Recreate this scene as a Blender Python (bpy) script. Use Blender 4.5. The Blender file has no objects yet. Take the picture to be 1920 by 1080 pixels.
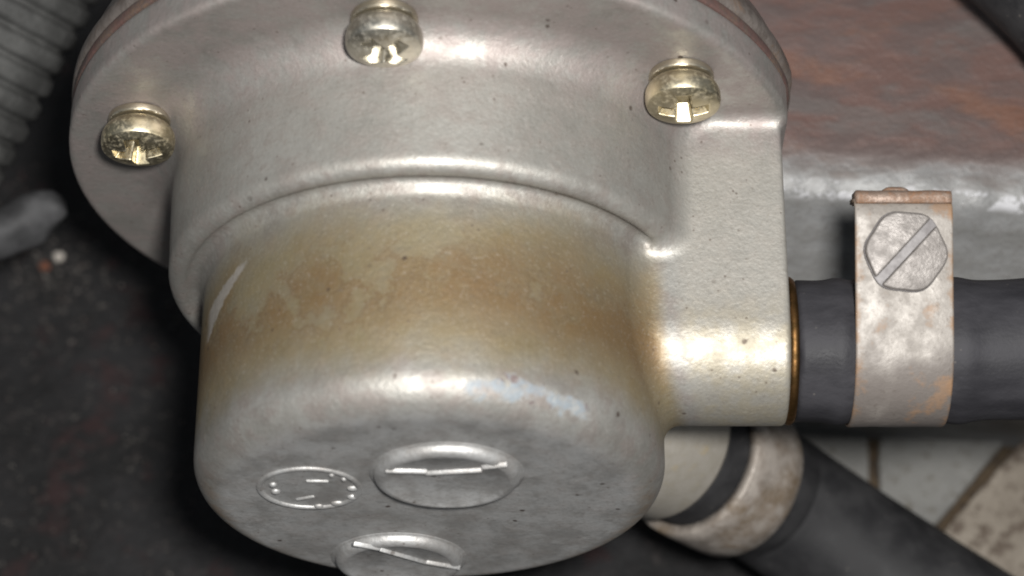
import bpy, bmesh, math, random
import numpy as np
from mathutils import Vector, Matrix, noise as mnoise

random.seed(7)
rng = np.random.default_rng(7)
scene = bpy.context.scene
COL = scene.collection
R = math.radians

# ------------------------------------------------------------------ camera, world, lamps, exposure
# Pump frame in millimetres: u = right, v = up, a = out of the engine along the pump's axis.
# World: X = u, Y = -a, Z = v + H  (metres), the grimy floor lies at Z = 0.
H = 66.0
PITCH = R(63.0)
DIST = 300.0
SC = 17.0                       # photo pixels per millimetre in the plane of the flange centre
CX, CY = (960 - 814) / SC, -(540 - 323) / SC
UP = Vector((0, math.sin(PITCH), math.cos(PITCH)))
BACK = Vector((0, -math.cos(PITCH), math.sin(PITCH)))
CAM = Vector((CX, 0, 0)) + UP * CY + BACK * DIST      # millimetres, pump origin at 0

cam_data = bpy.data.cameras.new('camera')
cam = bpy.data.objects.new('camera', cam_data)
COL.objects.link(cam)
cam.location = (CAM.x * .001, CAM.y * .001, (CAM.z + H) * .001)
cam.rotation_euler = (math.pi / 2 - PITCH, 0, 0)
cam_data.sensor_width = 36
cam_data.lens = 36 * DIST / (1920 / SC)
cam_data.clip_start = 0.005
cam_data.clip_end = 20
cam_data.dof.use_dof = True
cam_data.dof.focus_distance = (DIST - 14) * .001
cam_data.dof.aperture_fstop = 20.0
scene.camera = cam

world = bpy.data.worlds.new('World')
scene.world = world
world.use_nodes = True
wb = world.node_tree.nodes['Background']
wb.inputs[0].default_value = (0.86, 0.93, 1.0, 1)
wb.inputs[1].default_value = 0.20

def lamp(name, power, size, right, up, back, color):
    l = bpy.data.lights.new(name, 'AREA')
    l.energy = power
    l.shape = 'DISK'
    l.size = size * .001
    l.color = color
    o = bpy.data.objects.new(name, l)
    COL.objects.link(o)
    p = CAM + Vector((right, 0, 0)) + UP * up + BACK * back
    o.location = (p.x * .001, p.y * .001, (p.z + H) * .001)
    tgt = Vector((CX, 0, 0)) + UP * CY
    d = tgt - p
    o.rotation_euler = d.to_track_quat('-Z', 'Y').to_euler()
    return o
lamp('camera_flash', 1.95, 28, 22, 18, 6, (1.0, 0.985, 0.955))

scene.view_settings.view_transform = 'Standard'
scene.view_settings.look = 'None'
scene.view_settings.exposure = 0.0
scene.view_settings.gamma = 1.0
scene.render.filter_size = 1.9
scene.cycles.filter_width = 1.9
scene.cycles.max_bounces = 6
scene.cycles.diffuse_bounces = 2
scene.cycles.glossy_bounces = 3
scene.cycles.caustics_reflective = False
scene.cycles.caustics_refractive = False

# ------------------------------------------------------------------ helpers
def W(u, v, a):
    return Vector((u, -a, v)) * .001

def ray(px, py):
    x = (px - 960) / SC
    y = -(py - 540) / SC
    d = Vector((x, 0, 0)) + UP * y - BACK * DIST
    return d                                     # world axes, mm, from CAM
def at_v(px, py, v):
    d = ray(px, py); t = (v - CAM.z) / d.z
    p = CAM + d * t
    return (p.x, v, -p.y)
def at_a(px, py, a):
    d = ray(px, py); t = (-a - CAM.y) / d.y
    p = CAM + d * t
    return (p.x, p.z, a)
def at_d(px, py, back):                          # plane square to the view, 'back' mm nearer than the flange centre
    d = ray(px, py); t = (DIST - back) / DIST
    p = CAM + d * t
    return (p.x, p.z, -p.y)

def root(name, label, cat, loc=(0, 0, 0), group=None):
    o = bpy.data.objects.new(name, None)
    o.empty_display_size = .01
    COL.objects.link(o)
    p = W(*loc)
    o.location = (p.x, p.y, p.z + H * .001)
    o['label'] = label
    o['category'] = cat
    if group: o['group'] = group
    return o

def link(name, me, material, parent=None, loc=(0, 0, 0), smooth=True):
    """mesh object whose vertices are in pump millimetres already turned to local metres; loc only when top level"""
    o = bpy.data.objects.new(name, me)
    COL.objects.link(o)
    if material: me.materials.append(material)
    if smooth: me.shade_smooth()
    if parent is None:
        p = W(*loc)
        o.location = (p.x, p.y, p.z + H * .001)
    else:
        o.parent = parent
    return o

def tag(o, label, cat=None, kind=None, group=None):
    o['label'] = label
    if cat: o['category'] = cat
    if kind: o['kind'] = kind
    if group: o['group'] = group
    return o

def mesh_np(name, verts_uva, faces, org=(0, 0, 0)):
    V = np.asarray(verts_uva, dtype=np.float64) - np.asarray(org)
    L = np.stack([V[:, 0], -V[:, 2], V[:, 1]], 1) * .001
    me = bpy.data.meshes.new(name)
    me.from_pydata(L.tolist(), [], faces.tolist() if isinstance(faces, np.ndarray) else faces)
    me.validate()
    me.update()
    return me

def recalc(me):
    bm = bmesh.new(); bm.from_mesh(me)
    bmesh.ops.recalc_face_normals(bm, faces=bm.faces)
    bm.to_mesh(me); bm.free()
    return me

def bevel_mesh(me, w, seg=2, ang=30):
    bm = bmesh.new(); bm.from_mesh(me)
    bmesh.ops.recalc_face_normals(bm, faces=bm.faces)
    es = [e for e in bm.edges if len(e.link_faces) == 2 and e.calc_face_angle() > R(ang)]
    bmesh.ops.bevel(bm, geom=es, offset=w * .001, segments=seg, profile=.5, affect='EDGES', clamp_overlap=True)
    bm.to_mesh(me); bm.free()
    return me

def basis(axis, hint=(0, 0, 1)):
    w = Vector(axis).normalized()
    h = Vector(hint)
    if abs(w.dot(h)) > .95: h = Vector((1, 0, 0))
    x = h.cross(w).normalized()
    y = w.cross(x).normalized()
    return x, y, w

def lathe(name, prof, base, axis, n=64, wob=0.0, seed=0, org=(0, 0, 0), arc=None):
    """prof: (radius, distance along axis) in mm, axis in (u,v,a)"""
    x, y, w = basis(axis)
    b = Vector(base)
    V, F = [], []
    m = len(prof)
    for i in range(n):
        t = 2 * math.pi * i / n
        for (r, h) in prof:
            k = r
            if wob and r > .01:
                k = r * (1 + wob * mnoise.noise(Vector((math.cos(t) * 1.7, math.sin(t) * 1.7, seed + h * .07))))
            V.append(tuple(b + x * (k * math.cos(t)) + y * (k * math.sin(t)) + w * h))
    for i in range(n):
        j = (i + 1) % n
        for q in range(m - 1):
            F.append((i * m + q, j * m + q, j * m + q + 1, i * m + q + 1))
    me = mesh_np(name, V, F, org)
    bm = bmesh.new(); bm.from_mesh(me)
    bmesh.ops.remove_doubles(bm, verts=bm.verts, dist=1e-6)
    bmesh.ops.recalc_face_normals(bm, faces=bm.faces)
    bm.to_mesh(me); bm.free()
    return me

def round_prof(r, h0, h1, b, seg=5, inner=0.0):
    """closed solid-of-revolution profile with rounded edges"""
    p = [(inner, h0)]
    for i in range(seg + 1):
        t = math.pi / 2 * i / seg
        p.append((r - b + b * math.sin(t), h0 + b - b * math.cos(t)))
    for i in range(seg + 1):
        t = math.pi / 2 * i / seg
        p.append((r - b + b * math.cos(t), h1 - b + b * math.sin(t)))
    p.append((inner, h1))
    return p

def catmull(pts, n):
    P = [Vector(p) for p in pts]
    P = [P[0] * 2 - P[1]] + P + [P[-1] * 2 - P[-2]]
    out = []
    for i in range(1, len(P) - 2):
        for k in range(n):
            t = k / n
            a, b, c, d = P[i - 1], P[i], P[i + 1], P[i + 2]
            out.append(.5 * ((2 * b) + (c - a) * t + (2 * a - 5 * b + 4 * c - d) * t * t + (3 * b - a - 3 * c + d) * t ** 3))
    out.append(P[-2])
    return out

def tube(name, pts, rad, n=40, step=14, cap=0.0, wall=0.0, rfun=None, wob=0.0, org=(0, 0, 0)):
    path = catmull(pts, step)
    V, F = [], []
    prev = None
    s = 0.0
    rings = []
    for i, p in enumerate(path):
        if i: s += (p - path[i - 1]).length
        t = (path[min(i + 1, len(path) - 1)] - path[max(i - 1, 0)]).normalized()
        if prev is None:
            x, y, _ = basis(t)
        else:
            x = (prev - t * prev.dot(t)).normalized(); y = t.cross(x)
        prev = x
        rings.append((p, x, y, t, s))
    L = s
    seq = []
    for (p, x, y, t, s) in rings:
        r = rad
        if rfun: r = rfun(s, L)
        if cap:
            e = min(s, L - s)
            if e < cap: r -= cap - math.sqrt(max(0, cap * cap - (cap - e) ** 2))
        seq.append((p, x, y, r))
    for (p, x, y, r) in seq:
        for k in range(n):
            q = 2 * math.pi * k / n
            d = x * math.cos(q) + y * math.sin(q)
            rr = r
            if wob: rr += wob * mnoise.noise((p + d * r) * .22)
            V.append(tuple(p + d * rr))
    m = len(seq)
    for i in range(m - 1):
        for k in range(n):
            F.append((i * n + k, i * n + (k + 1) % n, (i + 1) * n + (k + 1) % n, (i + 1) * n + k))
    F.append(tuple(range(n - 1, -1, -1)))
    F.append(tuple((m - 1) * n + k for k in range(n)))
    return mesh_np(name, V, F, org)

# ---- signed distances (mm) and a surface net, for cast shapes with real fillets
def smin(a, b, k):
    h = np.maximum(k - np.abs(a - b), 0.0) / k
    return np.minimum(a, b) - h * h * h * k / 6.0
def smin_r(a, b, r):                              # true circular fillet of radius r
    ua = np.maximum(r - a, 0); ub = np.maximum(r - b, 0)
    return np.maximum(r, np.minimum(a, b)) - np.sqrt(ua * ua + ub * ub)
def rcyl(rad, a, r, a0, a1, b):                   # rounded cylinder: rad = distance from axis
    dx = rad - (r - b)
    dy = np.abs(a - (a0 + a1) / 2) - ((a1 - a0) / 2 - b)
    return np.minimum(np.maximum(dx, dy), 0) + np.sqrt(np.maximum(dx, 0) ** 2 + np.maximum(dy, 0) ** 2) - b
def rbox(x, y, z, c, h, b):
    dx = np.abs(x - c[0]) - (h[0] - b); dy = np.abs(y - c[1]) - (h[1] - b); dz = np.abs(z - c[2]) - (h[2] - b)
    return np.minimum(np.maximum(dx, np.maximum(dy, dz)), 0) + np.sqrt(np.maximum(dx, 0) ** 2 + np.maximum(dy, 0) ** 2 + np.maximum(dz, 0) ** 2) - b

def surface_net(f, lo, hi, h, newton=2):
    xs = [np.arange(lo[i], hi[i] + h, h, dtype=np.float32) for i in range(3)]
    nx, ny, nz = map(len, xs)
    F = np.empty((nx, ny, nz), np.float32)
    for i0 in range(0, nx, 24):
        X, Y, Z = np.meshgrid(xs[0][i0:i0 + 24], xs[1], xs[2], indexing='ij')
        F[i0:i0 + 24] = f(X, Y, Z)
    S = F < 0
    cnt = np.zeros((nx - 1, ny - 1, nz - 1), np.int8)
    for i in (0, 1):
        for j in (0, 1):
            for k in (0, 1):
                cnt += S[i:nx - 1 + i, j:ny - 1 + j, k:nz - 1 + k]
    mix = (cnt > 0) & (cnt < 8)
    I = np.argwhere(mix)
    idx = -np.ones(mix.shape, np.int32)
    idx[mix] = np.arange(len(I))
    acc = np.zeros((len(I), 3)); num = np.zeros(len(I))
    C = [(i, j, k) for i in (0, 1) for j in (0, 1) for k in (0, 1)]
    for c in C:
        for ax in range(3):
            if c[ax]: continue
            d = list(c); d[ax] = 1
            f0 = F[I[:, 0] + c[0], I[:, 1] + c[1], I[:, 2] + c[2]]
            f1 = F[I[:, 0] + d[0], I[:, 1] + d[1], I[:, 2] + d[2]]
            m = (f0 < 0) != (f1 < 0)
            t = np.where(m, f0 / np.where(m, f0 - f1, 1), 0)
            p = np.tile(np.array(c, float), (len(I), 1)); p[:, ax] = t
            acc[m] += p[m]; num[m] += 1
    P = (I + acc / num[:, None]) * h + np.array([x[0] for x in xs])
    for _ in range(newton):
        e = .02
        v = f(P[:, 0], P[:, 1], P[:, 2])
        g = np.stack([f(P[:, 0] + e, P[:, 1], P[:, 2]) - f(P[:, 0] - e, P[:, 1], P[:, 2]),
                      f(P[:, 0], P[:, 1] + e, P[:, 2]) - f(P[:, 0], P[:, 1] - e, P[:, 2]),
                      f(P[:, 0], P[:, 1], P[:, 2] + e) - f(P[:, 0], P[:, 1], P[:, 2] - e)], 1) / (2 * e)
        st = (v / np.maximum((g * g).sum(1), .3))[:, None] * g
        P = P - np.clip(st, -.4 * h, .4 * h)
    Q = []
    for ax in range(3):
        o = [x for x in range(3) if x != ax]
        sl0 = [slice(1, -1)] * 3; sl0[ax] = slice(0, -1)
        sl1 = [slice(1, -1)] * 3; sl1[ax] = slice(1, None)
        A, B = S[tuple(sl0)], S[tuple(sl1)]
        E = np.argwhere(A != B)
        ins = A[E[:, 0], E[:, 1], E[:, 2]]
        E = E + 1; E[:, ax] -= 1
        def cell(d0, d1):
            c = E.copy(); c[:, o[0]] -= d0; c[:, o[1]] -= d1
            return idx[c[:, 0], c[:, 1], c[:, 2]]
        q = np.stack([cell(1, 1), cell(0, 1), cell(0, 0), cell(1, 0)], 1)
        flip = ins if ax == 1 else ~ins
        q[flip] = q[flip][:, ::-1]
        Q.append(q)
    return P, np.concatenate(Q)

# ------------------------------------------------------------------ procedural materials
RC, RM, AC = 24.5, 28.3, 39.4          # pump cap radius, collar radius, height of the cap's face
def at_cyl(px, py, r):
    d = ray(px, py)
    A = d.x ** 2 + d.z ** 2; B = 2 * (CAM.x * d.x + CAM.z * d.z); C_ = CAM.x ** 2 + CAM.z ** 2 - r * r
    t = (-B - math.sqrt(max(0.0, B * B - 4 * A * C_))) / (2 * A)
    p = CAM + d * t
    return (p.x, p.z, -p.y)
SW0, SW1 = at_cyl(460, 492, RC), at_cyl(392, 612, RC)      # ends of the painted highlight on the cap's wall
class NT:
    def __init__(self, name):
        self.m = bpy.data.materials.new(name)
        self.m.use_nodes = True
        self.t = self.m.node_tree
        self.b = self.t.nodes['Principled BSDF']
        tc = self.t.nodes.new('ShaderNodeTexCoord')
        mp = self.t.nodes.new('ShaderNodeVectorMath'); mp.operation = 'SCALE'
        mp.inputs[3].default_value = 1000.0       # object metres -> millimetres
        self.t.links.new(tc.outputs['Object'], mp.inputs[0])
        self.co = mp.outputs[0]
    def L(self, a, b): self.t.links.new(a, b)
    def put(self, sock, v):
        if isinstance(v, (int, float)): sock.default_value = v
        elif isinstance(v, tuple): sock.default_value = v if len(v) == len(sock.default_value) else (*v, 1)
        else: self.L(v, sock)
    def math(self, op, a, b=0.0, clamp=False):
        n = self.t.nodes.new('ShaderNodeMath'); n.operation = op; n.use_clamp = clamp
        self.put(n.inputs[0], a); self.put(n.inputs[1], b)
        return n.outputs[0]
    def noise(self, scale, detail=4, rough=.55, co=None, dist=0.0, off=0.0):
        n = self.t.nodes.new('ShaderNodeTexNoise')
        c = co or self.co
        if off:
            v = self.t.nodes.new('ShaderNodeVectorMath'); v.operation = 'ADD'
            self.L(c, v.inputs[0]); v.inputs[1].default_value = (off, off * 1.7, -off)
            c = v.outputs[0]
        self.L(c, n.inputs['Vector'])
        n.inputs['Scale'].default_value = scale; n.inputs['Detail'].default_value = detail
        n.inputs['Roughness'].default_value = rough; n.inputs['Distortion'].default_value = dist
        return n.outputs[0]
    def stretch(self, sx, sy, sz):
        v = self.t.nodes.new('ShaderNodeVectorMath'); v.operation = 'MULTIPLY'
        self.L(self.co, v.inputs[0]); v.inputs[1].default_value = (sx, sy, sz)
        return v.outputs[0]
    def voro(self, scale, feature='F1', co=None, rnd=1.0):
        n = self.t.nodes.new('ShaderNodeTexVoronoi'); n.feature = feature
        self.L(co or self.co, n.inputs['Vector']); n.inputs['Scale'].default_value = scale
        n.inputs['Randomness'].default_value = rnd
        return n
    def ramp(self, x, lo, hi, a=0.0, b=1.0, smooth=True):
        n = self.t.nodes.new('ShaderNodeMapRange')
        n.interpolation_type = 'SMOOTHSTEP' if smooth else 'LINEAR'
        self.put(n.inputs[0], x)
        for i, v in zip((1, 2, 3, 4), (lo, hi, a, b)): n.inputs[i].default_value = v
        return n.outputs[0]
    def mix(self, f, a, b):
        n = self.t.nodes.new('ShaderNodeMix'); n.data_type = 'RGBA'
        self.put(n.inputs[0], f); self.put(n.inputs[6], a); self.put(n.inputs[7], b)
        return n.outputs[2]
    def xyz(self):
        n = self.t.nodes.new('ShaderNodeSeparateXYZ'); self.L(self.co, n.inputs[0])
        return n.outputs[0], n.outputs[1], n.outputs[2]
    def bump(self, *layers):
        prev = None
        for (hgt, dist, strength) in layers:
            n = self.t.nodes.new('ShaderNodeBump')
            n.inputs['Strength'].default_value = strength
            n.inputs['Distance'].default_value = dist * .001
            self.put(n.inputs['Height'], hgt)
            if prev: self.L(prev, n.inputs['Normal'])
            prev = n.outputs[0]
        self.L(prev, self.b.inputs['Normal'])
    def set(self, color=None, rough=None, metal=None, spec=None):
        if color is not None: self.put(self.b.inputs['Base Color'], color)
        if rough is not None: self.put(self.b.inputs['Roughness'], rough)
        if metal is not None: self.put(self.b.inputs['Metallic'], metal)
        if spec is not None: self.put(self.b.inputs['Specular IOR Level'], spec)
        return self.m

def m_casting():
    k = NT('weathered_cast_aluminium')
    x, y, z = k.xyz()                              # x = u, y = -a, z = v
    a = k.math('MULTIPLY', y, -1.0)
    rad = k.math('SQRT', k.math('ADD', k.math('MULTIPLY', x, x), k.math('MULTIPLY', z, z)))
    n1 = k.noise(.11, 5, .6); n2 = k.noise(.42, 5, .6, off=9); n3 = k.noise(1.6, 4, .6, off=21)
    grey = k.mix(k.ramp(n1, .35, .65), (.240, .231, .212), (.312, .303, .282))
    grey = k.mix(k.ramp(n2, .42, .66, 0, .8), grey, (.215, .188, .172))
    grey = k.mix(k.ramp(n3, .5, .8, 0, .30), grey, (.38, .365, .34))
    nbl = k.noise(.22, 5, .7, off=44)
    grey = k.mix(k.ramp(nbl, .50, .68, 0, .55), grey, (.185, .165, .150))
    # violet-brown film on the flange
    fl = k.math('MULTIPLY', k.ramp(a, 10, 0), k.ramp(n2, .3, .65, .15, .75))
    col = k.mix(fl, grey, (.285, .245, .232))
    # yellow-brown fuel varnish baked on the cap's wall
    nb = k.noise(.045, 4, .55, off=14)
    jag = k.math('ADD', a, k.math('MULTIPLY', k.math('SUBTRACT', n1, .5), 7.0))
    wall = k.math('MULTIPLY', k.math('MULTIPLY', k.ramp(jag, 14.5, 21), k.ramp(jag, 36.5, 31)), k.ramp(rad, 27.5, 25.5))
    col = k.mix(k.math('MULTIPLY', wall, k.ramp(nbl, .35, .65, .95, .75)), col, (.222, .182, .104))
    band = k.math('MULTIPLY', k.math('MULTIPLY', k.ramp(jag, 17, 26), k.ramp(jag, 34.5, 27)), k.ramp(rad, 27.5, 25.5))
    nt = k.math('ADD', k.math('ADD', k.math('MULTIPLY', nb, .40), k.math('MULTIPLY', n1, .35)), k.math('MULTIPLY', n2, .25))
    varn = k.math('MULTIPLY', band, k.ramp(nt, .40, .56))
    col = k.mix(k.math('MULTIPLY', varn, .85), col, (.130, .077, .031))
    tide = k.math('MULTIPLY', band, k.ramp(k.math('ABSOLUTE', k.math('SUBTRACT', nt, .49)), .012, .003))
    col = k.mix(k.math('MULTIPLY', tide, .35), col, (.11, .06, .025))
    # fillet highlight painted in pale where collar and cap meet at the left
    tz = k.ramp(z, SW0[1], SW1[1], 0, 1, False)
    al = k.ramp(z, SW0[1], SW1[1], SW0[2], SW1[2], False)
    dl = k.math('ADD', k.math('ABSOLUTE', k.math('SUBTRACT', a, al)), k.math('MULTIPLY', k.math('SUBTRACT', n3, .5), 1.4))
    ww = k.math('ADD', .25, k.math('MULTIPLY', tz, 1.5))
    sliver = k.math('MULTIPLY', k.ramp(k.math('SUBTRACT', dl, ww), .35, -.25), k.math('MULTIPLY', k.ramp(x, -17, -19), k.math('MULTIPLY', k.ramp(z, SW0[1] + .6, SW0[1] - .4), k.ramp(z, SW1[1] - 1.2, SW1[1] + .6))))
    # thinner varnish on rim of the cap's face and over the port rib
    rim = k.math('MULTIPLY', k.math('MULTIPLY', k.ramp(a, 37.5, 40), k.ramp(rad, 19.5, 24)), k.ramp(n2, .38, .6, .1, .85))
    rim = k.math('MULTIPLY', rim, k.ramp(z, 8, -2))
    col = k.mix(rim, col, (.24, .145, .055))
    rib = k.math('MULTIPLY', k.ramp(rad, 27.5, 29.5), k.ramp(a, 2, 6))
    col = k.mix(k.math('MULTIPLY', rib, .75), col, (.325, .309, .278))  # camera-facing brightness of the rib put into its colour
    rib2 = k.math('MULTIPLY', k.math('MULTIPLY', rib, k.ramp(a, 19, 26)), k.ramp(n2, .35, .6, .15, .7))
    col = k.mix(rib2, col, (.275, .243, .178))
    # cap face: cold lead grey
    face = k.math('MULTIPLY', k.ramp(a, 37.5, 40), k.ramp(rad, 23.5, 20.5))
    col = k.mix(k.math('MULTIPLY', face, k.ramp(n2, .3, .7, .9, .6)), col, k.mix(k.ramp(nbl, .38, .62), (.50, .50, .50), (.33, .325, .32)))
    # chipped pale-blue paint smear on the top edge of the cap
    e1 = k.math('MULTIPLY', k.ramp(x, 3.6, 4.6), k.ramp(x, 16.6, 15.4))
    ph = k.math('ARCTAN2', k.math('SUBTRACT', a, AC - 4.0), k.math('SUBTRACT', rad, RC - 4.0))
    arcw = k.math('ADD', ph, k.math('MULTIPLY', k.math('SUBTRACT', n2, .5), 1.5))
    e2 = k.math('MULTIPLY', k.math('MULTIPLY', k.ramp(arcw, .16, .34), k.ramp(arcw, .74, .50)), k.ramp(rad, 19, 20.6))
    e3 = k.math('MULTIPLY', k.math('MULTIPLY', e1, e2), k.ramp(z, 5, 8))
    col = k.mix(k.math('MULTIPLY', e3, k.ramp(n3, .35, .6, .35, .8)), col, (.160, .192, .222))
    sp = k.voro(.45).outputs['Distance']
    spot = k.math('MULTIPLY', k.ramp(sp, .30, .2), k.math('MULTIPLY', e1, k.ramp(e2, 0, .4)))
    col = k.mix(k.math('MULTIPLY', spot, .85), col, (.12, .085, .08))
    col = k.mix(k.math('MULTIPLY', sliver, .75), col, (.37, .345, .32))
    # grain, pits and flecks
    n4 = k.noise(2.6, 3, .65, off=31)
    col = k.mix(k.ramp(n4, .52, .75, 0, .40), col, (.18, .155, .13))
    col = k.mix(k.ramp(n4, .46, .28, 0, .16), col, (.52, .50, .47))
    cell = k.voro(.27)
    dj = k.math('ADD', cell.outputs['Distance'], k.math('MULTIPLY', k.math('SUBTRACT', n3, .5), .12))
    pit = k.math('MULTIPLY', k.ramp(dj, .10, .04), k.ramp(n1, .36, .52))
    col = k.mix(k.math('MULTIPLY', pit, .85), col, (.060, .040, .030))
    fine = k.voro(.75).outputs['Distance']
    pit2 = k.math('MULTIPLY', k.ramp(fine, .14, .07), k.ramp(n2, .46, .58))
    col = k.mix(k.math('MULTIPLY', pit2, .6), col, (.09, .065, .05))
    rough = k.ramp(n2, .3, .75, .50, .64)
    metal = k.math('SUBTRACT', .62, k.math('ADD', k.math('MULTIPLY', varn, .12), k.math('MULTIPLY', e3, .5)), True)
    k.bump((k.math('ADD', k.math('ADD', k.math('MULTIPLY', n3, .07), k.math('MULTIPLY', n4, .035)), k.math('MULTIPLY', n2, .09)), 1.0, .75))
    return k.set(col, rough, metal)

def m_plain_metal(name, c1, c2, rough=.4, metal=.9, scale=.5, bump=.06):
    k = NT(name)
    n = k.noise(scale, 5, .6); n2 = k.noise(scale * 5, 3, .6, off=5)
    col = k.mix(k.ramp(n, .35, .65), c1, c2)
    k.bump((n2, bump, .6))
    return k.set(col, k.ramp(n, .3, .7, rough - .06, rough + .08), metal)

def m_rubber(name, c1, c2, rough=.55, scale=.35, bump=.08, streak=None):
    k = NT(name)
    n = k.noise(scale, 5, .6, co=k.stretch(*streak) if streak else None); n2 = k.noise(2.6, 3, .6, off=3)
    col = k.mix(k.ramp(n, .35, .7), c1, c2)
    d = k.voro(.7).outputs['Distance']
    col = k.mix(k.math('MULTIPLY', k.ramp(d, .12, .06), k.ramp(n, .5, .6, 0, .5)), col, (.10, .09, .08))
    k.bump((n2, bump, .7), (n, bump * 2, .5))
    return k.set(col, k.ramp(n, .3, .7, rough - .08, rough + .1), 0.0, .2)

def m_rusty(name, base, base2, rust, rust2, lo, hi, metal, rough, sc=.18, bump=.2, extra=None):
    k = NT(name)
    n = k.noise(sc, 6, .65); n2 = k.noise(sc * 4, 5, .65, off=7); n3 = k.noise(sc * 14, 3, .6, off=2)
    b = k.mix(k.ramp(n2, .35, .65), base, base2)
    mask = k.ramp(k.math('ADD', k.math('MULTIPLY', n, .65), k.math('MULTIPLY', n2, .35)), lo, hi)
    if extra: mask = extra(k, mask, n2)
    r = k.mix(k.ramp(n3, .35, .65), rust, rust2)
    col = k.mix(mask, b, r)
    col = k.mix(k.ramp(n3, .6, .8, 0, .3), col, base2)
    met = k.ramp(mask, 0, 1, metal, metal * .25, False)
    k.bump((n2, bump, .6), (n3, bump * .5, .7))
    return k.set(col, k.ramp(mask, 0, 1, rough, min(1, rough + .22), False), met)

M = {}
M['cast'] = m_casting()
def m_screw(name, c1, c2, dirt):
    k = NT(name)
    n = k.noise(.55, 5, .6); n2 = k.noise(2.2, 4, .65, off=5)
    col = k.mix(k.ramp(n, .35, .65), c1, c2)
    col = k.mix(k.ramp(n2, .52, .72, 0, .45), col, dirt)
    k.bump((n2, .012, .6))
    return k.set(col, k.ramp(n2, .3, .7, .32, .50), k.ramp(n2, .5, .7, 1.0, .6))
M['screw'] = m_screw('yellow_zinc_plating', (.56, .50, .37), (.46, .40, .27), (.20, .15, .08))
M['screw2'] = m_screw('bright_zinc_plating', (.57, .54, .47), (.46, .43, .36), (.20, .17, .12))
M['washer'] = m_plain_metal('dull_zinc_washer', (.55, .50, .40), (.42, .37, .28), .34, .95, .6, .03)
M['gasket'] = m_rusty('red_brown_gasket_fibre', (.085, .045, .038), (.06, .04, .036), (.09, .055, .036), (.06, .043, .038), .45, .6, .05, .7)
M['lower'] = m_rusty('stained_lower_casting', (.19, .165, .15), (.13, .11, .098), (.14, .088, .058), (.10, .07, .052), .48, .66, .5, .5)
M['brass'] = m_plain_metal('tarnished_brass', (.17, .09, .035), (.07, .04, .015), .5, 1.0, .8, .03)
M['hose'] = m_rubber('black_fuel_hose_rubber', (.016, .0155, .018), (.032, .031, .035), .6, .25, .06, (.4, 1, 1))
M['hose2'] = m_rubber('dusty_black_rubber', (.012, .0118, .0128), (.026, .0255, .0265), .66, .2, .06)
M['dark'] = m_rubber('oily_black_rubber', (.010, .010, .011), (.022, .021, .022), .6, .3)
M['grey'] = m_rubber('dusty_grey_plastic', (.040, .040, .039), (.072, .072, .070), .58, .2, .08)
M['bracket'] = m_rubber('dull_grey_sleeve', (.026, .026, .027), (.055, .055, .057), .6, .25, .1)
def m_clamp():
    k = NT('galvanised_steel_going_rusty')
    x, y, z = k.xyz()
    n = k.noise(.12, 5, .6); n2 = k.noise(.45, 5, .62, off=7); n3 = k.noise(2.0, 4, .6, off=2)
    col = k.mix(k.ramp(n2, .35, .68), (.225, .205, .185), (.165, .148, .132))
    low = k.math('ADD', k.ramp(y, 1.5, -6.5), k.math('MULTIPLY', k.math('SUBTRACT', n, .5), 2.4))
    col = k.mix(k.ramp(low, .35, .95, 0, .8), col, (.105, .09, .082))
    ed = k.math('ADD', k.math('ABSOLUTE', x), k.math('MULTIPLY', k.math('SUBTRACT', n2, .5), 4.0))
    col = k.mix(k.ramp(ed, 4.3, 5.4, 0, .75), col, (.20, .115, .06))
    col = k.mix(k.ramp(k.math('ADD', n, k.math('MULTIPLY', n2, .4)), .74, .84, 0, .65), col, (.215, .13, .075))
    col = k.mix(k.ramp(n3, .56, .72, 0, .5), col, (.09, .075, .065))
    k.bump((k.math('ADD', k.math('MULTIPLY', n2, .15), k.math('MULTIPLY', n3, .05)), 1.0, .7))
    return k.set(col, k.ramp(n2, .3, .7, .48, .66), .15)
M['clamp'] = m_clamp()
M['clamplip'] = m_rusty('rusted_clamp_edge', (.20, .15, .12), (.16, .11, .085), (.17, .09, .05), (.11, .065, .04), .42, .58, .4, .5, .3, .15)
M['cscrew'] = m_plain_metal('dull_grey_screw_steel', (.165, .150, .140), (.115, .103, .095), .5, .3, .7, .1)
M['slot'] = m_plain_metal('scraped_bright_steel', (.17, .16, .16), (.13, .12, .12), .65, .15, .8, .04)
M['clamp2'] = m_rusty('corroded_clamp_steel', (.27, .24, .212), (.165, .143, .124), (.10, .072, .045), (.15, .118, .09), .46, .62, .25, .55, .10, .3)
M['boss'] = m_rusty('clean_cast_stub', (.40, .37, .325), (.36, .33, .28), (.27, .20, .10), (.30, .235, .13), .55, .68, .45, .5, .16, .08)
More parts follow.
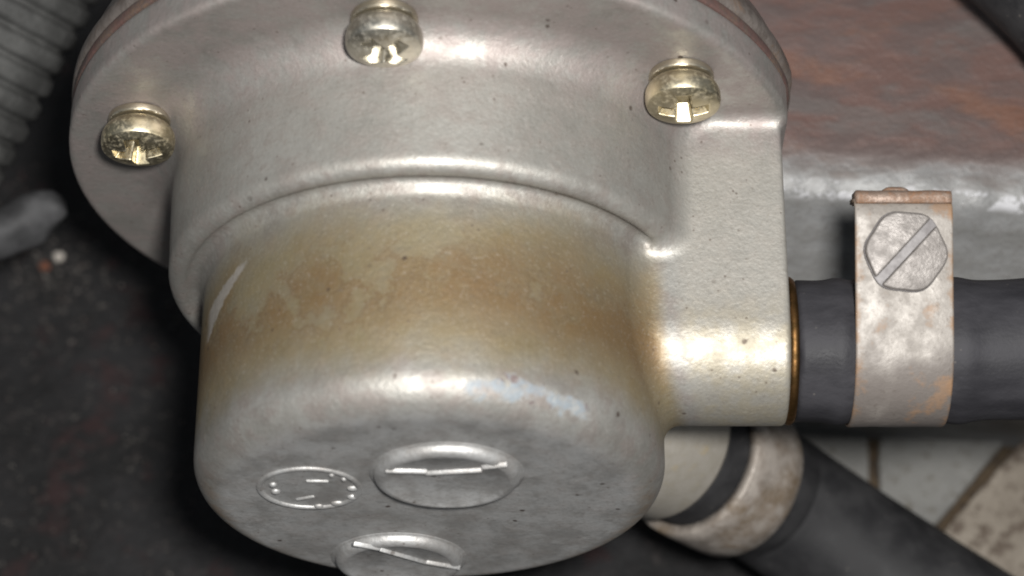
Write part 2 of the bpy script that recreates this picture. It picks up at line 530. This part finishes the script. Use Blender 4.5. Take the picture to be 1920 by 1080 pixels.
def m_iron():
    k = NT('rusty_grey_cast_iron')
    x, y, z = k.xyz()
    st = k.stretch(.55, 1.3, 1)
    n = k.noise(.10, 6, .62, co=st); n2 = k.noise(.33, 5, .6, co=st, off=7); n3 = k.noise(1.5, 4, .6, off=3)
    grey = k.mix(k.ramp(n2, .35, .65), (.170, .170, .169), (.125, .123, .119))
    rust = k.mix(k.ramp(n2, .38, .62), (.098, .058, .050), (.074, .052, .048))
    rust = k.mix(k.ramp(n, .52, .66, 0, .8), rust, (.125, .062, .042))
    rust = k.mix(k.ramp(n, .46, .36, 0, .6), rust, (.088, .078, .074))
    m = k.ramp(k.math('ADD', y, k.math('ADD', k.math('MULTIPLY', n2, 9.0), k.math('MULTIPLY', k.math('SUBTRACT', x, 40.0), .05))), 9.0, 15.0)
    col = k.mix(m, grey, rust)
    col = k.mix(k.ramp(n3, .5, .75, 0, .35), col, (.07, .055, .05))
    # pale worn edge, with the ledge's thin highlight painted in
    du = k.math('SUBTRACT', x, 40.0)
    q = k.math('ABSOLUTE', k.math('SUBTRACT', k.math('ADD', y, k.math('MULTIPLY', du, .07)), 4.3))
    r = k.math('ABSOLUTE', k.math('ADD', k.math('ADD', z, k.math('MULTIPLY', du, .035)), 10.8))
    e = k.math('MULTIPLY', k.ramp(k.math('MAXIMUM', q, r), 1.3, .4), k.ramp(k.math('ADD', n2, k.math('MULTIPLY', k.math('SUBTRACT', n3, .5), .5)), .48, .60))
    col = k.mix(k.math('MULTIPLY', e, .7), col, (.42, .42, .44))
    k.bump((k.math('ADD', k.math('MULTIPLY', n2, .35), k.math('MULTIPLY', n3, .16)), 1.0, .6))
    return k.set(col, k.ramp(n2, .3, .7, .48, .66), .2)
M['iron'] = m_iron()
def m_ground():
    k = NT('oily_black_floor')
    n = k.noise(.045, 6, .65); n2 = k.noise(.5, 5, .7, off=4); v = k.voro(.28)
    col = k.mix(k.ramp(n, .35, .7), (.004, .0038, .004), (.015, .0145, .0155))
    col = k.mix(k.ramp(n2, .52, .75, 0, .8), col, (.036, .031, .030))
    col = k.mix(k.ramp(k.noise(.16, 4, .6, off=12), .56, .66, 0, .7), col, (.022, .010, .010))
    k.bump((n2, .9, .8), (n, 2.0, .4))
    return k.set(col, k.ramp(n2, .3, .7, .6, .85), 0.0, .25)
M['ground'] = m_ground()
def m_slab(name, c1, c2, c3, t):
    k = NT(name)
    n = k.noise(.09, 6, .6); n2 = k.noise(.55, 5, .7, off=4); n3 = k.noise(2.2, 3, .6)
    col = k.mix(k.ramp(n, .35, .65), c1, c2)
    col = k.mix(k.ramp(n2, t, t + .14), col, c3)
    col = k.mix(k.ramp(n3, .62, .75, 0, .5), col, tuple(c * 1.6 for c in c1))
    k.bump((n2, .5, .6), (n3, .15, .7))
    return k.set(col, .8, 0.0, .3)
M['slab'] = m_slab('pale_grey_slab', (.140, .138, .131), (.105, .103, .098), (.08, .072, .06), .53)
M['slab2'] = m_slab('gritty_brown_slab', (.20, .175, .145), (.14, .12, .098), (.075, .058, .045), .48)
M['joint'] = m_slab('brown_joint_dirt', (.045, .030, .016), (.032, .022, .012), (.018, .012, .008), .5)
M['chip'] = m_slab('pale_stone', (.40, .37, .33), (.30, .27, .24), (.2, .17, .15), .7)
M['flake'] = m_slab('orange_rust_crumb', (.13, .05, .028), (.09, .035, .02), (.12, .04, .02), .6)
M['grit'] = m_slab('dark_grit', (.07, .064, .058), (.05, .045, .042), (.10, .05, .03), .58)

# ------------------------------------------------------------------ setting: floor and paving
def sheet(name, x0, x1, y0, y1, z, nx, ny, amp, mat):
    V, F = [], []
    for j in range(ny + 1):
        for i in range(nx + 1):
            x = x0 + (x1 - x0) * i / nx; y = y0 + (y1 - y0) * j / ny
            V.append((x, z + amp * mnoise.fractal(Vector((x * .03, y * .03, 2)), 1, 2, 4), -y))
    for j in range(ny):
        for i in range(nx):
            q = j * (nx + 1) + i
            F.append((q, q + 1, q + nx + 2, q + nx + 1))
    return link(name, mesh_np(name, V, F), mat)
g = sheet('ground', -450, 450, -450, 450, -H, 180, 180, .9, M['ground'])
tag(g, 'oily black floor under the pump', kind='structure')

paving = bpy.data.objects.new('paving', None); COL.objects.link(paving)
paving.location = (0, 0, 0)
tag(paving, 'pale paving below the lower hose', kind='structure')
def slab(name, pix, vtop, thick, mat, seed):
    pts = [at_v(px, py, vtop) for px, py in pix]
    # ragged outline
    out = []
    n = len(pts)
    for i in range(n):
        p, q = Vector(pts[i]), Vector(pts[(i + 1) % n])
        m = max(2, int((q - p).length / 1.6))
        for s in range(m):
            r = p.lerp(q, s / m)
            nn = mnoise.noise_vector(Vector((r.x * .5, r.z * .5, seed)))
            r += Vector((nn.x, 0, nn.z)) * .28
            out.append((r.x, r.y + .12 * mnoise.noise(r * .3), r.z))
    N = len(out)
    V = out + [(p[0], p[1] - thick, p[2]) for p in out]
    F = [tuple(range(N)), tuple(range(2 * N - 1, N - 1, -1))] + [(i, N + i, N + (i + 1) % N, (i + 1) % N) for i in range(N)]
    V = [(p[0], p[1] + H, p[2]) for p in V]
    me = mesh_np(name, V, F)
    bevel_mesh(me, .35, 2, 50)
    return link(name, me, mat, paving, smooth=False)
slab('slab', [(1400, 800), (1628, 800), (1634, 980), (1400, 980)], -60, 8, M['slab'], 1)
slab('slab', [(1648, 800), (1908, 800), (1750, 987), (1652, 1060)], -60, 8, M['slab'], 2)
slab('slab', [(1930, 812), (2300, 780), (2300, 1300), (1660, 1300), (1675, 1090), (1775, 990)], -59.2, 8.4, M['slab2'], 3)
jm = slab('joint_filling', [(1620, 790), (1960, 790), (1700, 1130), (1620, 1130)], -61.4, 6, M['joint'], 4)

# ------------------------------------------------------------------ rusty engine casting at the right, behind the hose
def engine():
    prof = [(-95, -2), (-70, -5), (-52, -6.5), (-38, -7.5), (-26, -8.2), (-16, -9.0), (-9, -9.6), (-5.6, -10.2), (-4.2, -10.9),
            (-3.3, -11.9), (-2.4, -13.3), (-.6, -16.5), (2.2, -21.5), (3.6, -25), (4, -30), (4, -48), (4, -66.5)]
    # resample
    P = []
    for i in range(len(prof) - 1):
        p, q = Vector(prof[i]), Vector(prof[i + 1])
        m = max(1, int((q - p).length / .9))
        P += [p.lerp(q, s / m) for s in range(m)]
    P.append(Vector(prof[-1]))
    us = np.arange(30, 126, .9)
    V, F = [], []
    m = len(P)
    rot = R(4.0)
    for u in us:
        for p in P:
            c = Vector((u, p.y, p.x))
            d = .40 * mnoise.fractal(c * .07, 1, 2, 4) + .10 * mnoise.noise(c * .6)
            edge = math.exp(-((p.x + 4.2) ** 2 + (p.y + 11) ** 2) / 6)
            d += edge * .7 * mnoise.noise(Vector((u * .33, 3, 1)))
            w = Vector((0, .8, .6)) if p.y > -25 else Vector((0, 0, 1))
            c = c + w * d
            du = u - 40
            V.append((40 + du * math.cos(rot), c.y - .035 * du, c.z + du * math.sin(rot)))
    n = len(us)
    for i in range(n - 1):
        for j in range(m - 1):
            F.append((i * m + j, i * m + j + 1, (i + 1) * m + j + 1, (i + 1) * m + j))
    # close: bottom/back corner
    b0 = len(V); V.append((30, -66.5, -95)); V.append((126, -66.5, -95 + 6))
    F.append(tuple(range(m)) [::-1] + (b0,))
    F.append(tuple((n - 1) * m + j for j in range(m)) + (b0 + 1,))
    F.append((0, ) + tuple(i * m for i in range(1, n)) + (b0 + 1, b0))
    F.append((m - 1, b0, b0 + 1) + tuple(i * m + m - 1 for i in range(n - 1, 0, -1)))
    return recalc(mesh_np('engine_casting', V, F))
eng = link('engine_casting', engine(), M['iron'])
tag(eng, 'rusty grey cast iron engine casting with chipped front edge behind the clamped hose', 'engine casting')

# ------------------------------------------------------------------ the pump
pump = root('fuel_pump', 'stained cast aluminium fuel pump with round cap and three cross-head screws on its flange', 'fuel pump')

FK = 4.2
PV, PA, PR = 3.8, 23.7, 7.9
def f_housing(u, v, a):
    rad = np.sqrt(u * u + v * v)
    flange = rcyl(rad, a, 39.9, -4.0, 0.0, .7)
    flange = -smin(-flange, -(u - 37.7), .8)
    mid = rcyl(rad + (a - 15) * .02, a, RM, -3.5, 15.5, 1.6)
    cap = rcyl(rad - (a - 30) * .004, a, RC, -3, AC, 4.0)
    d = smin_r(flange, mid, FK)
    d = smin_r(d, cap, 1.1)
    d = -smin(-d, np.sqrt((rad - 25.7) ** 2 + (a - 15.75) ** 2) - .9, .45)
    # port: pipe and the web that ties it to the flange, run out to the right
    pc = np.sqrt((v - PV) ** 2 + (a - PA) ** 2) - PR
    bx = np.abs(v - (PV - 1 + PR / 2)) - (PR / 2 + 1); ba = np.abs(a - (PA / 2 - 2)) - (PA / 2 + 2)
    bb = np.minimum(np.maximum(bx, ba), 0) + np.sqrt(np.maximum(bx, 0) ** 2 + np.maximum(ba, 0) ** 2)
    sec = np.minimum(pc, bb)
    ext = np.abs(u - 18.6) - 18.6
    b = .5
    dx = sec + b; dy = ext + b
    port = np.minimum(np.maximum(dx, dy), 0) + np.sqrt(np.maximum(dx, 0) ** 2 + np.maximum(dy, 0) ** 2) - b
    d = smin_r(d, port, 1.7)
    return d
P, Q = surface_net(f_housing, (-42, -42, -5.2), (42, 42, 41.6), .38)
hm = mesh_np('housing', P, Q)
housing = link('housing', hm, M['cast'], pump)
tag(housing, 'aluminium housing with brown fuel varnish on the cap wall')

# gasket and lower half behind the flange
me = lathe('gasket', round_prof(39.8, -5.3, -4.05, .25, 2), (0, 0, 0), (0, 0, 1), 160, .004, 3)
for q in me.vertices: q.co.x = min(q.co.x, .0385)
gk = link('gasket', me, M['gasket'], pump); tag(gk, 'red brown gasket edge behind the flange')
me = lathe('lower_body', [(0, -26), (27, -26), (31, -22), (38.5, -10.5), (39.2, -8.3), (40.0, -7.2), (40.0, -5.9), (39.6, -5.35), (0, -5.35)], (0, 0, 0), (0, 0, 1), 160, .003, 8)
for q in me.vertices: q.co.x = min(q.co.x, .0389)
link('lower_body', me, M['lower'], pump)

# cap face marks: two raised discs with bars and the casting's dial
def face_pt(px, py): return at_a(px, py, AC)
def bar(name, p0, p1, wd, ht, parent, base, mat):
    p0, p1 = Vector((p0[0], p0[1], 0)), Vector((p1[0], p1[1], 0))
    d = (p1 - p0).normalized(); n = Vector((-d.y, d.x, 0))
    V = []
    for h in (base - .1, base + ht):
        k = 1.0 if h < base else .3
        for e, s in ((p0 , -1), (p1, -1), (p1, 1), (p0, 1)):
            q = e + n * (s * wd / 2 * k); V.append((q.x, q.y, h))
    F = [(0, 3, 2, 1), (4, 5, 6, 7), (0, 1, 5, 4), (1, 2, 6, 5), (2, 3, 7, 6), (3, 0, 4, 7)]
    me = mesh_np(name, V, F); bevel_mesh(me, wd * .12, 2)
    return link(name, me, mat, parent)
def pad(cpx, r, ht, bars):
    c = face_pt(*cpx)
    prof = [(0, -.5), (r + .75, -.5), (r + .7, .0), (r + .42, .06), (r + .2, .22)]
    prof += [(r - .75 + .95 * math.cos(t), ht - .8 + .8 * math.sin(t)) for t in (0.3, .6, .9, 1.2, 1.57)]
    prof += [(r - .95, ht - .04), (r - 1.15, ht - .18), (0, ht - .16)]
    me = lathe('raised_disc', prof, (c[0], c[1], AC), (0, 0, 1), 96)
    o = link('raised_disc', me, M['cast'], housing)
    for (b0, b1, wd) in bars:
        q0, q1 = at_a(*b0, AC + ht), at_a(*b1, AC + ht)
        bar('raised_bar', q0, q1, wd * 1.1, .36, housing, AC + ht - .18, M['cast'])
    return o
pad((838, 888), 7.2, 1.05, [((722, 884), (801, 886), .75), ((797, 889), (904, 883), .75), ((903, 878), (952, 873), .75)])
pad((748, 1046), 6.7, 1.05, [((662, 1021), (712, 1030), .7), ((712, 1031), (800, 1056), .5), ((798, 1055), (862, 1066), .65)])

c = face_pt(580, 915)
ring = [(5.1 + .34 * math.cos(t), .26 * math.sin(t)) for t in np.linspace(-.4, math.pi + .4, 9)]
me = lathe('dial_ring', ring + [ring[0]], (c[0], c[1], AC), (0, 0, 1), 96)
dial = link('dial_ring', me, M['cast'], housing)
def bump_dot(px, py, r, sx=1.0):
    q = face_pt(px, py)
    prof = [(r, -.1)] + [(r * math.cos(t), .34 * math.sin(t)) for t in np.linspace(.1, math.pi / 2, 5)]
    me = lathe('raised_dot', prof, (q[0], q[1], AC), (0, 0, 1), 14)
    for vv in me.vertices: vv.co.x = (vv.co.x - q[0] * .001) * sx + q[0] * .001
    link('raised_dot', me, M['cast'], housing)
for d in ((512, 908, .42), (517, 921, .5), (622, 889, .34), (645, 897, .34), (661, 915, .45, 1.4), (661, 931, .45, 1.3), (633, 943, .5, 1.5), (598, 948, .4, 1.3)):
    bump_dot(*d)
bar('raised_bar', face_pt(574, 901), face_pt(616, 902), .6, .2, housing, AC, M['cast'])
bar('raised_bar', face_pt(556, 936), face_pt(590, 930), .7, .2, housing, AC, M['cast'])

# flange screws with lock washers
def f_head(x, y, z):
    rad = np.sqrt(x * x + y * y)
    d = rcyl(rad, z, 3.9, .95, 4.8, 1.75)
    dome = np.sqrt(rad * rad + (z + 3.4) ** 2) - 8.1
    d = np.maximum(d, dome)
    dep = np.clip((4.8 - z) / 2.4, 0, 1)
    w = .85 - .30 * dep; L = 2.95 - 1.5 * dep
    arm1 = np.maximum(np.abs(x) - L, np.abs(y) - w)
    arm2 = np.maximum(np.abs(y) - L, np.abs(x) - w)
    cut = np.maximum(smin(arm1, arm2, .35), 2.5 - z)
    return -smin(-d, cut, .14)
HP, HQ = surface_net(f_head, (-4.2, -4.2, .9), (4.2, 4.2, 5.1), .085)
LW = [(1.6, 0), (3.25, 0), (3.4, .15), (3.4, .8), (3.25, .95), (1.6, .95), (1.6, 0)]
for (px, py, rot, tilt, sm) in ((264, 221, 8, -2, 'screw'), (721, 30, 41, 1, 'screw2'), (1277, 139, 4, 2, 'screw')):
    p = at_a(px, py, 0.0)
    rr = math.hypot(p[0], p[1])
    co, si = math.cos(R(rot)), math.sin(R(rot))
    X = HP.copy()
    X[:, 0], X[:, 1] = HP[:, 0] * co - HP[:, 1] * si, HP[:, 0] * si + HP[:, 1] * co
    X[:, 0] += X[:, 2] * math.sin(R(tilt))
    hme = mesh_np('screw', X, HQ)
    so = link('screw', hme, M[sm], pump)
    so.location = W(*p)
    wme = lathe('lock_washer', LW, (0, 0, 0), (0, 0, 1), 48)
    bevel_mesh(wme, .12, 2)
    wo = link('lock_washer', wme, M['washer'], so)

# brass collar between the port and the upper hose
me = lathe('brass_collar', [(3, 0), (7.6, 0), (7.8, .2), (7.8, .6), (7.55, .9), (3, .9), (3, 0)], (37.15, PV, PA), (1, 0, 0), 72)
link('brass_collar', me, M['brass'], pump)

# lower outlet stub
OD = Vector((.656, -.755, 0)).normalized()
OB = Vector((0, 0, 19.2))
me = lathe('outlet_stub', [(0, 18), (9.4, 18), (9.3, 30), (9.2, 40.6), (8.8, 41.4), (0, 41.4)], OB, OD, 72)
link('outlet_stub', me, M['boss'], pump)

# ------------------------------------------------------------------ upper hose and its clamp
hose = link('fuel_hose', tube('fuel_hose', [(38.0, PV, PA), (46, PV, PA), (56, PV + .1, PA), (68, PV + .5, PA - .2), (84, PV + 1.2, PA - .6), (105, PV + 2, PA - 2)], 7.45, 56, 20, .5, wob=.14, rfun=lambda q, L: 7.45 + .26 * math.exp(-((q - 4.6) / 1.1) ** 2) + .30 * math.exp(-((q - 17.3) / 1.3) ** 2) + .06 * math.sin(q * .5)), M['hose'])
tag(hose, 'black rubber fuel hose running right from the pump port through the pale clamp', 'hose')

clamp = root('hose_clamp', 'pale galvanised hose clamp with slotted screw on the upper black hose', 'hose clamp', (48.75, PV, PA))
def clamp_band():
    th = .5
    r = 7.5
    el = R(66)                                      # direction of the ear's normal above the axis
    n = Vector((math.sin(el), math.cos(el)))        # (v, a)
    t = Vector((math.cos(el), -math.sin(el)))       # up the ear (v, a)
    c = Vector((0, 0))
    line = []
    ear = 14.6
    # lip bent backwards at the top, ear, then round the hose
    top = n * r + t * ear
    line.append(top - n * 4.0 + t * 0.5)
    line.append(top - n * 2.2 + t * .55)
    line.append(top - n * .7 + t * .35)
    line.append(top - n * .12 - t * .25)
    for s in np.linspace(.9, 0, 9): line.append(n * r + t * (ear * s))
    for s in np.linspace(0, 1, 40)[1:]:
        ph = s * R(286)
        line.append(n * (r * math.cos(ph)) - t * (r * math.sin(ph)))
    e0 = line[-1]
    for s in (.25, .5, .75, 1.0): line.append(e0.lerp(n * 3.2 + t * 13.5, s))
    L, Rr = [], []
    for i, p in enumerate(line):
        d = (line[min(i + 1, len(line) - 1)] - line[max(i - 1, 0)]).normalized()
        nn = Vector((d.y, -d.x))
        if i == 20 and nn.dot(p) < 0: pass
        L.append(p); Rr.append((p, nn))
    sgn = 1 if Rr[20][1].dot(line[20]) > 0 else -1
    outer = [p + nn * (sgn * th) for p, nn in Rr]
    V, F = [], []
    hw = 5.0
    us = [-hw, -hw * .96, -hw * .5, 0, hw * .5, hw * .96, hw]
    m = len(line)
    for k, u in enumerate(us):
        inset = .16 if abs(u) == hw else 0
        for i in range(m):
            jit = .14 * mnoise.noise(Vector((i * .4, u, 2))) if abs(u) > 5 else 0
            V.append(((u + jit) * (1 - .45 * min(1, max(0, i - m + 11) / 4)), line[i][0], line[i][1]))
        for i in range(m):
            q = outer[i] - (outer[i] - line[i]) * inset + Rr[i][1] * (sgn * .12 * mnoise.noise(Vector((u * .25, i * .22, 7))))
            jit = .14 * mnoise.noise(Vector((i * .4, u, 2))) if abs(u) > 5 else 0
            V.append(((u + jit) * (1 - .45 * min(1, max(0, i - m + 11) / 4)), q[0], q[1]))
    K = 2 * m
    nu = len(us)
    for k in range(nu - 1):
        for i in range(m - 1):
            F.append((k * K + i, k * K + i + 1, (k + 1) * K + i + 1, (k + 1) * K + i))
            F.append((k * K + m + i, (k + 1) * K + m + i, (k + 1) * K + m + i + 1, k * K + m + i + 1))
        F.append((k * K, (k + 1) * K, (k + 1) * K + m, k * K + m))
        F.append((k * K + m - 1, k * K + 2 * m - 1, (k + 1) * K + 2 * m - 1, (k + 1) * K + m - 1))
    for i in range(m - 1):
        F.append((i, i + m, i + m + 1, i + 1))
        b = (nu - 1) * K
        F.append((b + i, b + i + 1, b + i + m + 1, b + i + m))
    return recalc(mesh_np('band', V, F)), n, t, r + th
bm_, cn, ct, cr = clamp_band()
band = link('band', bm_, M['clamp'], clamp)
# screw: worn slotted head, two halves over a bright slot floor
def clamp_screw():
    n3 = Vector((0, cn[0], cn[1])); t3 = Vector((0, ct[0], ct[1])); x3 = Vector((1, 0, 0))
    cpos = n3 * (cr - .05) + t3 * 9.9 + x3 * 0.05
    def disc(name, r, h0, h1, half, mat, parent, bev):
        pts = []
        N = 44
        for i in range(N):
            q = 2 * math.pi * i / N
            rr = r * (1 + .035 * math.cos(6 * q + .5) + .03 * mnoise.noise(Vector((math.cos(q) * 1.3, math.sin(q) * 1.3, 5))))
            pts.append(Vector((rr * math.cos(q), rr * math.sin(q))))
        if half:
            sd = Vector((math.cos(R(47)), math.sin(R(47)))); sn = Vector((-sd.y, sd.x)) * half
            w = .46
            inside = []
            for i in range(N):
                p, q = pts[i], pts[(i + 1) % N]
                dp, dq = p.dot(sn) - w, q.dot(sn) - w
                if dp >= 0: inside.append(p)
                if dp * dq < 0: inside.append(p.lerp(q, dp / (dp - dq)))
            pts = inside
        V = []
        for h in (h0, h1):
            for p in pts: V.append(tuple(cpos + x3 * p.x + t3 * p.y + n3 * h))
        k = len(pts)
        F = [tuple(range(k - 1, -1, -1)), tuple(range(k, 2 * k))] + [(i, (i + 1) % k, k + (i + 1) % k, k + i) for i in range(k)]
        me = mesh_np(name, V, F); bevel_mesh(me, bev, 3, 40)
        return link(name, me, mat, parent, smooth=True)
    base = disc('screw', 4.2, 0, .55, 0, M['slot'], clamp, .12)
    disc('screw_head_half', 4.1, .3, 1.35, 1, M['cscrew'], base, .22)
    disc('screw_head_half', 4.1, .3, 1.35, -1, M['cscrew'], base, .22)
    # shank and nut behind
    me = lathe('screw_shank', [(0, 0), (1.7, 0), (1.7, 6), (0, 6)], tuple(cpos - n3 * 6.2), tuple(n3), 20)
    link('screw_shank', me, M['cscrew'], base)
    me = lathe('square_nut', [(0, 0), (3.4, 0), (3.4, 2.2), (0, 2.2)], tuple(cpos - n3 * 8.0), tuple(n3), 6)
    link('square_nut', me, M['clamplip'], clamp, smooth=False)
    # rust-caked back ear tip that shows over the lip
    top = n3 * (cr - 1.2) + t3 * 15.0
    V = []
    for h in (-1.6, 1.0):
        for (x, s) in ((-2.1, 0), (2.1, 0), (1.7, 1.1), (.9, 1.75), (-1.0, 1.75), (-1.8, 1.0)):
            V.append(tuple(top + x3 * (x - .6) + t3 * s + n3 * (h - 1.2)))
    F = [(5, 4, 3, 2, 1, 0), (6, 7, 8, 9, 10, 11)] + [(i, (i + 1) % 6, 6 + (i + 1) % 6, 6 + i) for i in range(6)]
    me = mesh_np('ear_tip', V, F); bevel_mesh(me, .35, 2)
    link('ear_tip', me, M['clamplip'], clamp)
    # rusted fold along the top of the front ear
    V = []
    top = n3 * (cr) + t3 * 14.5
    for u in np.linspace(-4.9, 4.9, 24):
        j = mnoise.noise(Vector((u * .5, 1, 1)))
        for (hn, ht_) in ((-3.6, .4), (.05, .4), (.18, .55), (.12, 1.35 + .2 * j), (-.25, 1.75 + .15 * j), (-3.6, 1.6)):
            V.append(tuple(top + x3 * u + n3 * hn + t3 * ht_))
    F = []
    for i in range(23):
        for k in range(6):
            F.append((i * 6 + k, i * 6 + (k + 1) % 6, (i + 1) * 6 + (k + 1) % 6, (i + 1) * 6 + k))
    F += [tuple(range(6)), tuple(23 * 6 + k for k in range(5, -1, -1))]
    me = recalc(mesh_np('folded_edge', V, F))
    link('folded_edge', me, M['clamplip'], clamp)
clamp_screw()

# ------------------------------------------------------------------ lower hose and clamp
def od(t, dz=0.0): return tuple(OB + OD * t + Vector((0, 0, dz)))
h2 = link('lower_hose', tube('lower_hose', [od(41.45), od(48), od(56), od(63, .6), (52, -51, 26.2), (68, -52.2, 37), (92, -52.2, 53)], 8.4, 56, 14, .4, wob=.1), M['hose2'])
tag(h2, 'dusty black hose slanting down to the right from beneath the pump', 'hose')
cl2 = root('corroded_clamp', 'corroded mottled band clamp on the lower hose beside the pump cap', 'hose clamp', od(50))
me = lathe('band', [(8.5, -4.4), (9.5, -4.4), (9.75, -4.15), (9.85, -2), (9.85, 2), (9.8, 4.3), (9.55, 4.6), (8.5, 4.6), (8.5, -4.4)], (0, 0, 0), OD, 96, .012, 4)
link('band', me, M['clamp2'], cl2)

# ------------------------------------------------------------------ things around the edge of the picture
# ribbed grey conduit, top left
e0, e1 = Vector((186, 0)), Vector((-8, 365))
ed = (e1 - e0).normalized(); pl = Vector((-ed.y, ed.x)) * 1.0
if pl.x > 0: pl = -pl
RCON = 13.5
off = pl * (RCON * 16.0)
pa = [at_d(*(e0 + off - ed * s), -22) for s in (420, 150, -120, -420, -800)]
def rib(s, L): return RCON - .95 * (.5 + .5 * math.cos(2 * math.pi * s / 3.1)) ** 4
con = link('ribbed_conduit', tube('ribbed_conduit', pa, RCON, 72, 70, 0, rfun=rib), M['grey'])
tag(con, 'grey ribbed conduit crossing the upper left corner', 'conduit')

sl = link('grey_sleeve', tube('grey_sleeve', [at_d(-220, 540, -30), at_d(-60, 452, -30), at_d(46, 418, -30), at_d(118, 374, -30)], 2.8, 36, 12, 2.6, wob=1.3), M['bracket'])
tag(sl, 'short dull grey sleeve poking in at the left edge below the ribbed conduit', 'sleeve')

bh = link('black_hose', tube('black_hose', [at_d(1780, -190, -6), at_d(1880, -95, -6), at_d(1995, 20, -6), at_d(2120, 180, -6)], 6.5, 40, 14, 0), M['dark'])
tag(bh, 'black hose cutting across the upper right corner above the rusty casting', 'hose')

# crumbs on the floor at the left
def crumb(name, px, py, r, mat, seed, label, cat, group=None):
    p = at_v(px, py, -H)
    bm = bmesh.new(); bmesh.ops.create_icosphere(bm, subdivisions=2, radius=1)
    for vv in bm.verts:
        k = 1 + .55 * mnoise.noise(vv.co * 1.3 + Vector((seed, 0, 0)))
        vv.co = Vector((vv.co.x * k * 1.2, vv.co.y * k, vv.co.z * k * .75)) * (r * .001)
    me = bpy.data.meshes.new(name); bm.to_mesh(me); bm.free()
    o = link(name, me, mat, None, (p[0], -H + r * .55, p[2]), smooth=False)
    tag(o, label, cat, group=group)
crumb('stone_chip', 110, 484, .62, M['chip'], 1, 'pale stone chip on the black floor left of the flange', 'stone chip')
crumb('rust_crumb', 84, 502, .6, M['flake'], 2, 'orange rust crumb beside the pale stone chip', 'rust crumb')
def grit(count, spread, r0, r1):
    V, F = [], []
    for i in range(count):
        if random.random() < spread: px, py = random.gauss(95, 60), random.gauss(520, 38)
        else: px, py = random.uniform(-60, 420), random.uniform(330, 1120)
        p = Vector(at_v(px, py, -H))
        r = random.uniform(r0, r1) * (1.5 if random.random() < .1 else 1)
        b = len(V)
        for k in range(6):
            d = Vector(((1, 0, 0), (-1, 0, 0), (0, 1, 0), (0, -1, 0), (0, 0, 1), (0, 0, -1))[k]) * r * random.uniform(.6, 1.3)
            V.append(tuple(p + d + Vector((0, .3, 0))))
        for f in ((0, 2, 4), (2, 1, 4), (1, 3, 4), (3, 0, 4), (2, 0, 5), (1, 2, 5), (3, 1, 5), (0, 3, 5)):
            F.append(tuple(b + q for q in f))
    return recalc(mesh_np('grit', V, F))
go = link('grit', grit(700, .3, .10, .34), M['grit'], smooth=False)
tag(go, 'loose dark grit scattered on the black floor', 'grit', kind='stuff')
gp = link('pale_grit', grit(40, .7, .06, .17), M['chip'], smooth=False)
tag(gp, 'fine pale grit specks on the black floor by the grey sleeve', 'grit', kind='stuff')
